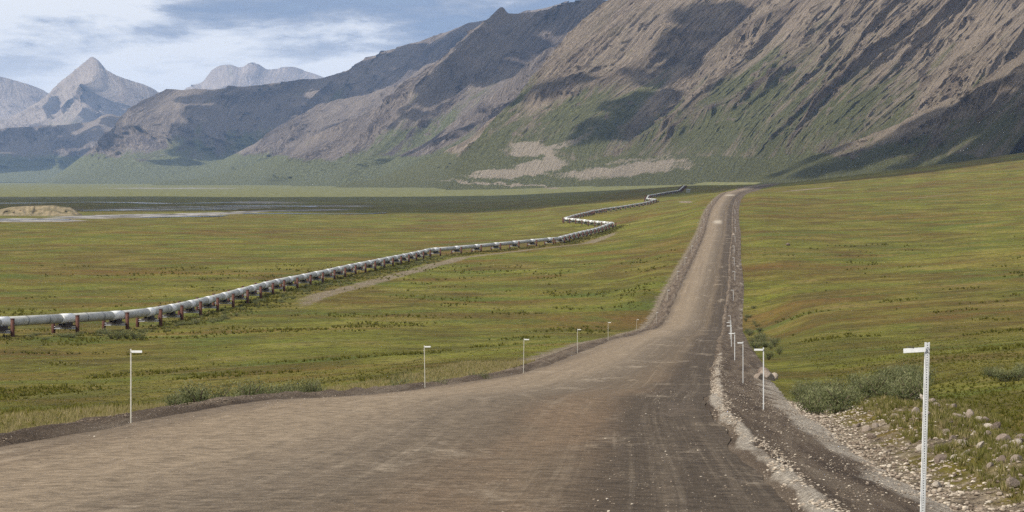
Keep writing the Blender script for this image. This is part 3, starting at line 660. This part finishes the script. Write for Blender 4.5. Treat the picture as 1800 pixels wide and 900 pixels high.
def put(src, x, y, D, lb, sc=1.0, rz=0.0):
    c = copy_tree(src); X, Y, Z = P(x, y, D); c.location = (X, Y, gz1(X, Y)+.05 if sc != 1.0 else Z); c.rotation_euler = (0, R(rz), 0); tag(c, lb, 'marker post', GRP)
put(mr, 1306, 668, 107, 'thin pale marker post third nearest on the right verge, its base in gravel')
put(ml, 747, 684, 94, 'pale marker post beside a leafy willow bush on the left verge', rz=-1)
put(ml, 920, 656, 118, 'pale marker post on the left verge to the right of a pale bush', rz=1)
put(ml, 1015, 622, 164, 'thin marker post on the left verge where the dark berm narrows')
put(ml, 1069, 599, 218, 'faint thin marker post far down the left verge before the dip')
put(ml, 1118, 584, 313, 'tiny leaning marker post on the left verge just before the dip', rz=4)
put(ml, 1154, 568, 375, 'tiny marker post at the bottom of the dip on the left verge')
FARS = []
for k, D in enumerate((150, 195, 245, 300, 365)):
    X = roadR(np.array([D]))[0]+1.3; c = copy_tree(mr); c.scale = (1.5, 1.5, 1); c.location = (X, D, float(roadZ(np.array([D]))[0])-.1); tag(c, 'tiny marker post in the overlapping row down the right verge into the dip', 'marker post', GRP)
for k, D in enumerate((430, 490, 560, 640, 730, 830, 940, 1060, 1200)):
    for sd_, src in ((-1, ml), (1, mr)):
        X = (roadL(np.array([D]))[0]-1.5) if sd_ < 0 else (roadR(np.array([D]))[0]+1.4)
        c = copy_tree(src); c.scale = (2, 2, 1.1); c.location = (X, D, float(roadZ(np.array([D]))[0])-.12)
        tag(c, 'minute marker post beside the far rising road, %s verge' % ('left' if sd_ < 0 else 'right'), 'marker post', GRP)

# ------------------------------------------------------------------ rocks and rubble
def rockmesh(sz, seed, sub=1):
    r = np.random.default_rng(seed)
    t = (1+5**.5)/2; v = np.array([(-1,t,0),(1,t,0),(-1,-t,0),(1,-t,0),(0,-1,t),(0,1,t),(0,-1,-t),(0,1,-t),(t,0,-1),(t,0,1),(-t,0,-1),(-t,0,1)], float)
    f = [(0,11,5),(0,5,1),(0,1,7),(0,7,10),(0,10,11),(1,5,9),(5,11,4),(11,10,2),(10,7,6),(7,1,8),(3,9,4),(3,4,2),(3,2,6),(3,6,8),(3,8,9),(4,9,5),(2,4,11),(6,2,10),(8,6,7),(9,8,1)]
    for _ in range(sub):
        v = list(map(tuple, v)); nf = []; mid = {}
        def md(a, b):
            kk = (min(a, b), max(a, b))
            if kk not in mid: mid[kk] = len(v); v.append(tuple((np.array(v[a])+np.array(v[b]))/2))
            return mid[kk]
        for a, b, c in f: x, y, z = md(a, b), md(b, c), md(c, a); nf += [(a, x, z), (b, y, x), (c, z, y), (x, y, z)]
        f = nf; v = np.array(v)
    v = v/np.linalg.norm(v, axis=1)[:, None]
    for _ in range(7):      # cut by random planes for angular faces
        nrm = r.normal(size=3); nrm /= np.linalg.norm(nrm); dd = .55+.3*r.random(); pj = v@nrm; v = v-np.outer(np.maximum(pj-dd, 0), nrm)
    v = v*np.array([1, .7+.3*r.random(), .55+.3*r.random()])*sz
    return v, np.array(f)
rock_me = []
for k in range(9):
    v, f = rockmesh(1.0, 50+k); me = bpy.data.meshes.new('rock'); me.from_pydata([tuple(q) for q in v], [], [tuple(map(int, q)) for q in f]); me.materials.append(M_rock); me.update(); rock_me.append(me)
def rock(X, D, s, lb, grp, lift=.25):
    o = bpy.data.objects.new('rock', rock_me[int(rng.integers(0, 9))]); COL.objects.link(o)
    o.location = (X, D, gz1(X, D)+s*lift); o.scale = (s, s*(.8+.4*rng.random()), s*(.7+.5*rng.random())); o.rotation_euler = tuple(rng.random(3)*6.28*np.array([.15, .15, 1]))
    tag(o, lb, 'rock', grp)
for k in range(120):
    D = float(24+42*rng.random()**1.2); off = float(2.6+.02*D+3.0*rng.random()); X = float(roadR(np.array([D]))[0])+off
    sz_ = float(.05+.14*rng.random()**1.6)
    rock(X, D, sz_, '%s brown stone in the right rubble, %s' % ('larger angular' if sz_ > .12 else 'middle sized' if sz_ > .08 else 'small', 'near the tall nearest marker post' if D < 34 else 'between nearest and second marker posts' if D < 50 else 'close to the second marker post'), 'stones of the rubble bank')
for k in range(46):
    D = float(34+50*rng.random()); X = float(roadR(np.array([D]))[0])+float(5.4+.02*D+.9*rng.random())
    rock(X, D, float(.10+.16*rng.random()), 'large pale stone on the outer rubble edge against the field, ' + ('right of the tall post' if X/D*F > 735 else 'left of the tall post'), 'outer edge stones')
for x, y, D, s in [(1349,634,125,.55),(1343,622,133,.45),(1360,630,128,.35),(1333,640,121,.4)]:
    rock((x-900)*D/F, D, s, 'pale boulder in the small heap behind the second right marker post', 'boulder heap')
for x, D, s in [(1385,700,.7),(1296,560,.6),(1290,800,1.0)]:
    rock((x-900)*D/F, D, s, {1385:'lone white boulder on the field far right of the distant road', 1296:'white boulder at the foot of the right verge in the dip', 1290:'white boulder on the right verge halfway up the far road'}[x], 'distant white boulders', .4)
def scatter(name, X, D, s, matl, tone, seed=0, sink=.2, extra=0.0):
    protos = [rockmesh(1.0, 90+seed+k, 0) for k in range(5)]; Vs = []; Fs = []; Ts = []; b = 0
    z = ground_z(X, D)+extra
    pick = rng.integers(0, 5, len(X))
    for k in range(5):
        idx = np.where(pick == k)[0]
        if not len(idx): continue
        v, f = protos[k]; a = rng.random(len(idx))*6.28; ca, sa = np.cos(a), np.sin(a)
        vx = v[None, :, 0]*ca[:, None]-v[None, :, 1]*sa[:, None]; vy = v[None, :, 0]*sa[:, None]+v[None, :, 1]*ca[:, None]; vz = v[None, :, 2]+0*vx
        S = s[idx][:, None]
        Vv = np.stack([X[idx][:, None]+vx*S, D[idx][:, None]+vy*S, z[idx][:, None]+vz*S*.8+S*sink], -1).reshape(-1, 3)
        Ff = (f[None]+(np.arange(len(idx))*len(v))[:, None, None]).reshape(-1, 3)+b; b += len(Vv)
        Vs.append(Vv); Fs.append(Ff); Ts.append(np.repeat(tone[idx], len(v)))
    return npmesh(name, np.concatenate(Vs), np.concatenate(Fs), matl, attrs={'tone': np.concatenate(Ts)}, smooth=False)
n = 9000; D = 20+75*rng.random(n)**1.3; off = 1.7+.012*D+4.6*rng.beta(1.1, 3.0, n); X = roadR(D)+off
o = scatter('rubble', X, D, .022+.05*rng.random(n)**2.5, M_rubble, rng.random(n)**.8, 1); tag(o, 'loose pale broken stone spilled along the foot of the right verge', 'rubble', kind='stuff')
n = 3200; D = 22+130*rng.random(n)**1.4; X = roadR(D)+.30+.16*rng.normal(size=n)+.25*fbm(D/6, D*0, 3)
def edge_z(D, h): return roadZ(D)+h
_g = ground_z
def on_surface(Xa, Da):
    o_ = Xa-roadR(Da); return roadZ(Da)+np.interp(o_, [-2, -.05, .1, .22, .36, .52, .7, .95, 1.25, 1.6, 2.0, 2.4, 2.9, 3.5], [.08, -.03, .03, .10, .13, .09, 0, -.06, -.12, -.19, -.28, -.37, -.50, -.68])
ground_z = on_surface
o = scatter('gravel', X, D, .015+.030*rng.random(n)**2, M_rubble, .45+.55*rng.random(n), 2); tag(o, 'light stone chips strung along the right edge of the road', 'gravel', kind='stuff')
n = 6000; D = 20+100*rng.random(n)**1.5; X = roadR(D)+.4+2.6*rng.random(n)
o = scatter('gravel', X, D, .010+.022*rng.random(n)**2, M_rubble, rng.random(n), 3); tag(o, 'scattered gravel on the dark right shoulder slope', 'gravel', kind='stuff')
ground_z = _g
ground_z = lambda a, b: roadZ(b)+.06
n = 3800; D = 24+60*rng.random(n)**1.4; X = roadL(D)+.4+(roadR(D)-roadL(D)-.8)*rng.random(n)
o = scatter('gravel', X, D, .008+.020*rng.random(n)**3, M_rubble, .2+.8*rng.random(n), 5); tag(o, 'loose pebbles scattered over the near road surface', 'gravel', kind='stuff')
n = 3500; D = 38+90*rng.random(n)**1.3; X = roadL(D)-.2-1.0*rng.random(n)
ground_z = lambda a, b: roadZ(b)+np.interp(roadL(b)-a, [.12, .3, .5, .7, .95, 1.2, 1.6], [.04, .1, .14, .13, .08, 0, -.10])
o = scatter('gravel', X, D, .012+.028*rng.random(n)**2, M_rubble, rng.random(n)*.5, 4); tag(o, 'dark clods and gravel in the berm along the left road edge', 'gravel', kind='stuff')
ground_z = _g

# ------------------------------------------------------------------ grass
def tufts(name, X, D, h, blades, matl, tone, wid=.006, lean=.7, lb=''):
    z = ground_z(X, D)-.02; N = len(X); r = rng
    a = r.random((N, blades))*6.28; ln = (r.random((N, blades))*lean+.05)*h[:, None]; hh = h[:, None]*(.6+.5*r.random((N, blades)))
    bx = X[:, None]+np.cos(a)*h[:, None]*.12*r.random((N, blades)); by = D[:, None]+np.sin(a)*h[:, None]*.12
    wx = wid*(1+D[:, None]/90)*np.cos(a+1.57); wy = wid*(1+D[:, None]/90)*np.sin(a+1.57)*.3; wx = np.where(np.abs(wx) < wid*.5, wid*.5, wx)
    Z0 = z[:, None]+0*a
    v = np.stack([np.stack([bx-wx, by-wy, Z0], -1), np.stack([bx+wx, by+wy, Z0], -1), np.stack([bx+np.cos(a)*ln, by+np.sin(a)*ln, Z0+hh], -1)], 2).reshape(-1, 3)
    f = np.arange(N*blades*3).reshape(-1, 3)
    t = np.repeat((tone[:, None]+.25*(r.random((N, blades))-.5)).ravel(), 3)
    o = npmesh(name, v, f, matl, attrs={'tone': np.clip(t, 0, 1)}, smooth=False)
    return tag(o, lb, 'grass', kind='stuff')
n = 14000; D = 26+80*rng.random(n)**1.4; off = 3.3+.022*D+3.4*rng.random(n); X = roadR(D)+off
cl = fbm(X/1.6, D/2.2, 3); kp = cl > -.22-.0*D; X, D = X[kp], D[kp]
tufts('grass', X, D, .06+.17*rng.random(len(X))**1.5, 8, M_grass, .3+.7*rng.random(len(X)), .010, .7, lb='yellow green grass growing through the rubble of the right bank')
n = 13000; D = 44+110*rng.random(n)**1.2; X = roadL(D)-1.6-5.5*rng.random(n)**1.2
tufts('grass', X, D, .07+.20*rng.random(n)**1.5, 7, M_grass, .78+.22*rng.random(n), lb='dry straw coloured grass along the left road edge')
n = 16000; D = np.exp(rng.uniform(math.log(48), math.log(260), n)); D = 48+(D-48)*rng.random(n)**.5; px = rng.uniform(-60, 1200, n); X = (px-900)*D/F; kp = X < roadL(D)-4; X, D = X[kp], D[kp]
tufts('tussock', X, D, (.05+.10*rng.random(len(X))**2), 6, M_tuss, np.clip(.5+.8*fbm(X/14, D/22, 3)+.3*rng.random(len(X)), 0, 1), .016, 1.2, 'low olive tussocks of the tundra left of the road')
n = 15000; D = np.exp(rng.uniform(math.log(40), math.log(280), n)); D = 40+(D-40)*rng.random(n)**.5; px = rng.uniform(1250, 1870, n); X = (px-900)*D/F; kp = X > roadR(D)+6.5; X, D = X[kp], D[kp]
tufts('tussock', X, D, (.05+.10*rng.random(len(X))**2), 6, M_tuss, np.clip(.5+.8*fbm(X/14, D/22, 3)+.3*rng.random(len(X)), 0, 1), .016, 1.2, 'low olive tussocks of the tundra right of the road')

n = 60000; D = np.exp(rng.uniform(math.log(55), math.log(700), n)); px = rng.uniform(-60, 1870, n); X = (px-900)*D/F
kp = ((X < roadL(D)-6) | (X > roadR(D)+8.5)) & (fbm(X/11, D/15, 4)+.35*fbm(X/70+5, D/90, 2) > .36); X, D = X[kp], D[kp]
tufts('dwarf_shrubs', X, D, (.10+.22*rng.random(len(X)))*(.8+D/500), 7, M_tuss, np.clip(.15+.6*rng.random(len(X)), 0, 1), .02, 1.2, 'dark low dwarf shrubs dotted over the open tundra')
n = 13000; ss = rng.uniform(cum[0]+5, cum[9], n); xa = np.interp(ss, cum, RPx); ya = np.interp(ss, cum, RPy); q = rng.normal(4.5, 2.4, n); X = xa+q*.8; D = ya-q*.8; kp = fbm(X/5, D/6, 3) > -.12; X, D = X[kp], D[kp]
tufts('scrub', X, D, .12+.38*rng.random(len(X))**1.6, 7, M_grass, np.clip(.1+.7*rng.random(len(X))+.4*fbm(X/7, D/8, 2), 0, 1), .03, 1.0, 'rough grass and scrub strip along the near side of the pipeline')
# ------------------------------------------------------------------ willow shrubs
def shrub_mesh(seed, n=420):
    r = np.random.default_rng(seed); st = MB(); tips = []
    for k in range(9):
        a = r.random()*6.28; l = .35+.3*r.random(); b = Vector((math.cos(a)*l*.9, math.sin(a)*l*.9, .55+.4*r.random())); m_ = b*.5+Vector((0, 0, .1)); st.tube((0, 0, -.1), m_, .02, 4, .014); st.tube(m_, b, .014, 4, .006); tips += [m_, b, b]
    V = []; T_ = []
    for k in range(n):
        b = tips[int(r.integers(0, len(tips)))]; p = np.array(b)*(.35+.65*r.random()**.6)+r.normal(size=3)*np.array([.16, .16, .13]); p[2] = max(p[2], .03)
        a = r.random()*6.28; d = np.array([math.cos(a), math.sin(a), .5+r.random()]); d /= np.linalg.norm(d); s = np.cross(d, r.normal(size=3)); s /= np.linalg.norm(s); L = .075+.06*r.random()
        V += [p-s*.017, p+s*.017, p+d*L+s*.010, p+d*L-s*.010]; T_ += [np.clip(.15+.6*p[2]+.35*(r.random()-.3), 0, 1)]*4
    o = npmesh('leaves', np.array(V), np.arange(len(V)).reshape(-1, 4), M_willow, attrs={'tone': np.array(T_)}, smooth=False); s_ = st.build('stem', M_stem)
    return o, s_
protos = []
for k in range(4):
    r_ = empty('willow_shrub', (0, 0, -200-k)); l, s = shrub_mesh(300+k); l.parent = r_; s.parent = r_; protos.append(r_)
used = [False]*4
def shrub(X, D, w, h, lb, grp):
    k = int(rng.integers(0, 4)); o = protos[k] if not used[k] else copy_tree(protos[k]); used[k] = True
    o.location = (X, D, gz1(X, D)-.03); o.scale = (w, w, h); o.rotation_euler = (0, 0, float(rng.random()*6.28)); tag(o, lb, 'shrub', grp)
G1 = 'willow shrubs on the verges'
def shp(x, D, w, h, lb, g=G1): shrub((x-900)*D/F, D, w, h, lb, g)
shp(703, 97, .95, 1.15, 'leafy green willow bush left of the second marker post on the left'); shp(716, 99, .6, .7, 'small willow bush touching the leafy bush by the second left marker post')
shp(768, 99, .8, .75, 'low willow bush just right of the second left marker post'); shp(842, 108, .9, .85, 'pale feathery willow bush between the second and third left marker posts')
shp(860, 112, .7, .5, 'small low willow right of the pale feathery bush on the left verge')
for k in range(30):
    x = float(rng.uniform(300, 600)); D = float(roadL(np.array([75.]))[0]*0+64+ (x-300)*.075+rng.uniform(0, 5)); shp(x, D, float(.5+.5*rng.random()), float(.42+.4*rng.random()), 'low willow on the left verge, %s between the first two marker posts' % ('nearer the first post' if x < 400 else 'midway' if x < 500 else 'nearer the second post'), 'low willows by the left verge')
for k in range(70):
    x = float(rng.uniform(1375, 1625)); D = float(rng.uniform(72, 108)); 
    if x < 1400+ (D-100)*-1.2: x += 40
    shp(x, D, float(.5+.55*rng.random()), float(.45+.45*rng.random()), 'grey green willow, %s of the thicket by the right rubble bank, %s part' % ('back row' if D > 96 else 'middle row' if D > 84 else 'front row', 'left' if x < 1455 else 'right' if x > 1545 else 'central'), 'willow thicket right of the road')
for k in range(10): shp(float(rng.uniform(1735,1810)), float(rng.uniform(86,98)), .7, .5, 'grey green willow in the small clump near the right edge of the photo', 'willow clump at right edge')
for k in range(12): shp(float(rng.uniform(1530,1610)), float(rng.uniform(104,116)), .8, .7, 'dark willow in the clump just left of the nearest sign arm', 'willow clump behind the sign')
for k in range(34):
    D = float(rng.uniform(130, 420)); X = float(roadR(np.array([D]))[0])+float(3.6+2.2*rng.random()); shrub(X, D, float(.6+.7*rng.random()), float(.4+.5*rng.random()), 'small willow at the foot of the right embankment, ' + ('just beyond the boulder heap' if D < 200 else 'halfway down to the dip' if D < 300 else 'far down in the dip'), 'willows at the right embankment foot')
for k in range(130):
    s = float(rng.uniform(cum[0]+20, cum[7])); x, y = along(s); q = float(rng.uniform(2.5, 11))
    shrub(x+q*.8, y-q*.8, float(.8+1.3*rng.random()), float(.3+.55*rng.random()), 'low willow before the pipeline, ' + ('by its leftmost supports' if y < 360 else 'below the stretch above the nearest left marker' if y < 480 else 'halfway along its long straight rise' if y < 640 else 'below its first distant bend'), 'willows along the pipeline')
for k in range(5): shp(float(195+14*k), float(296+rng.random()*4), 1.5, 1.2, 'pale leafy willow of the dense clump below the pipe, above the nearest left post', 'pale willow clump by the pipe')

# ------------------------------------------------------------------ river, bluff, far things
def ribbon(pts, wd):
    p = np.array([[(x-900)*D/F, D] for x, D in pts]); t = np.linspace(0, len(p)-1, len(p)*10); X = np.interp(t, np.arange(len(p)), p[:, 0]); Y = np.interp(t, np.arange(len(p)), p[:, 1])
    Y = Y+fbm(X/60, Y*0, 3)*wd*.8; w_ = wd*(.5+.5*np.abs(fbm(X/90+4, Y*0+2, 3))*2)
    v = np.linspace(-1, 1, 4)[None]; XX = X[:, None]+0*v; YY = Y[:, None]+v*w_[:, None]; ZZ = ground_z(XX, YY); ZZ = np.repeat(ZZ.mean(1)[:, None], 4, 1)+.25
    return np.stack([XX, YY, ZZ], -1).reshape(-1, 3), grid_faces(len(X), 4)
Vs = []; Fs = []; b = 0
for pts, wd in [([(-120,1520),(0,1560),(60,1580),(120,1570)], 22), ([(250,1700),(330,1750),(400,1790)], 30), ([(430,1900),(520,1930),(640,1960),(680,2000)], 20), ([(380,2450),(470,2500),(560,2450)], 45), ([(-60,2700),(120,2800),(300,2700),(420,2900)], 40), ([(150,2100),(300,2200),(420,2150)], 30)]:
    v, f = ribbon(pts, wd); Vs.append(v); Fs.append(f+b); b += len(v)
o = npmesh('river', np.concatenate(Vs), np.concatenate(Fs)[:, ::-1], M_water); tag(o, kind='structure')
def m_bluff(t, p):
    n = t.noise(t.scale(pos(t), (1, 1, .4)), .12, 6, .7); return t.ramp(n, [(.35, (.085,.075,.035)), (.6, (.24,.19,.115))]), bump(t, n, 2.0, 1)
nn2 = 90; xs = np.linspace(-60, 150, nn2); tt = np.linspace(0, 1, 26)[:, None]; Dm = 1750
hh = np.interp(xs, [-60, 0, 20, 45, 95, 125, 150], [4, 5.5, 7.5, 8.2, 8.8, 7.0, -1])
ZB = -28+hh[None]*np.where(tt < .45, (tt/.45)**.8, 1-.25*(tt-.45))
relb = ridged(xs[None]/9+0*tt, tt*2, 4)
DB = Dm+tt*90-(relb-.5)*16*np.sin(np.clip(tt/.6, 0, 1)*math.pi)
V = np.stack([(xs[None]-900)*DB/F, DB+0*ZB, ZB+CZ], -1).reshape(-1, 3)
o = npmesh('river_bluff', V, grid_faces(26, nn2), mat('bluff_earth', m_bluff)); tag(o, kind='structure')
# small equipment shed by the pipeline end
sh = empty('equipment_shed', (P(1210, 344, 2080)[0], 2080, gz1(P(1210, 344, 2080)[0], 2080))); tag(sh, 'small pale shed on the slope right of the far end of the pipeline', 'shed')
m = MB(); m.box((0, 0, 1.6), (4.4, 3.4, 3.2)); m.build('wall', noisy('shed_wall', (.24,.25,.20), (.32,.33,.27), 1), sh); sh.scale = (.8, .8, .75); m = MB(); m.add([(-2.5,-2,3.2),(2.5,-2,3.2),(2.5,2,3.2),(-2.5,2,3.2),(-2.5,0,4.3),(2.5,0,4.3)], [(3,2,1,0),(0,1,5,4),(2,3,4,5),(0,4,3),(1,2,5)]); m.build('roof', M_band, sh)
m = MB(); m.box((.6, -1.72, 1.0), (.95, .05, 2.0)); m.build('door', M_band, sh)
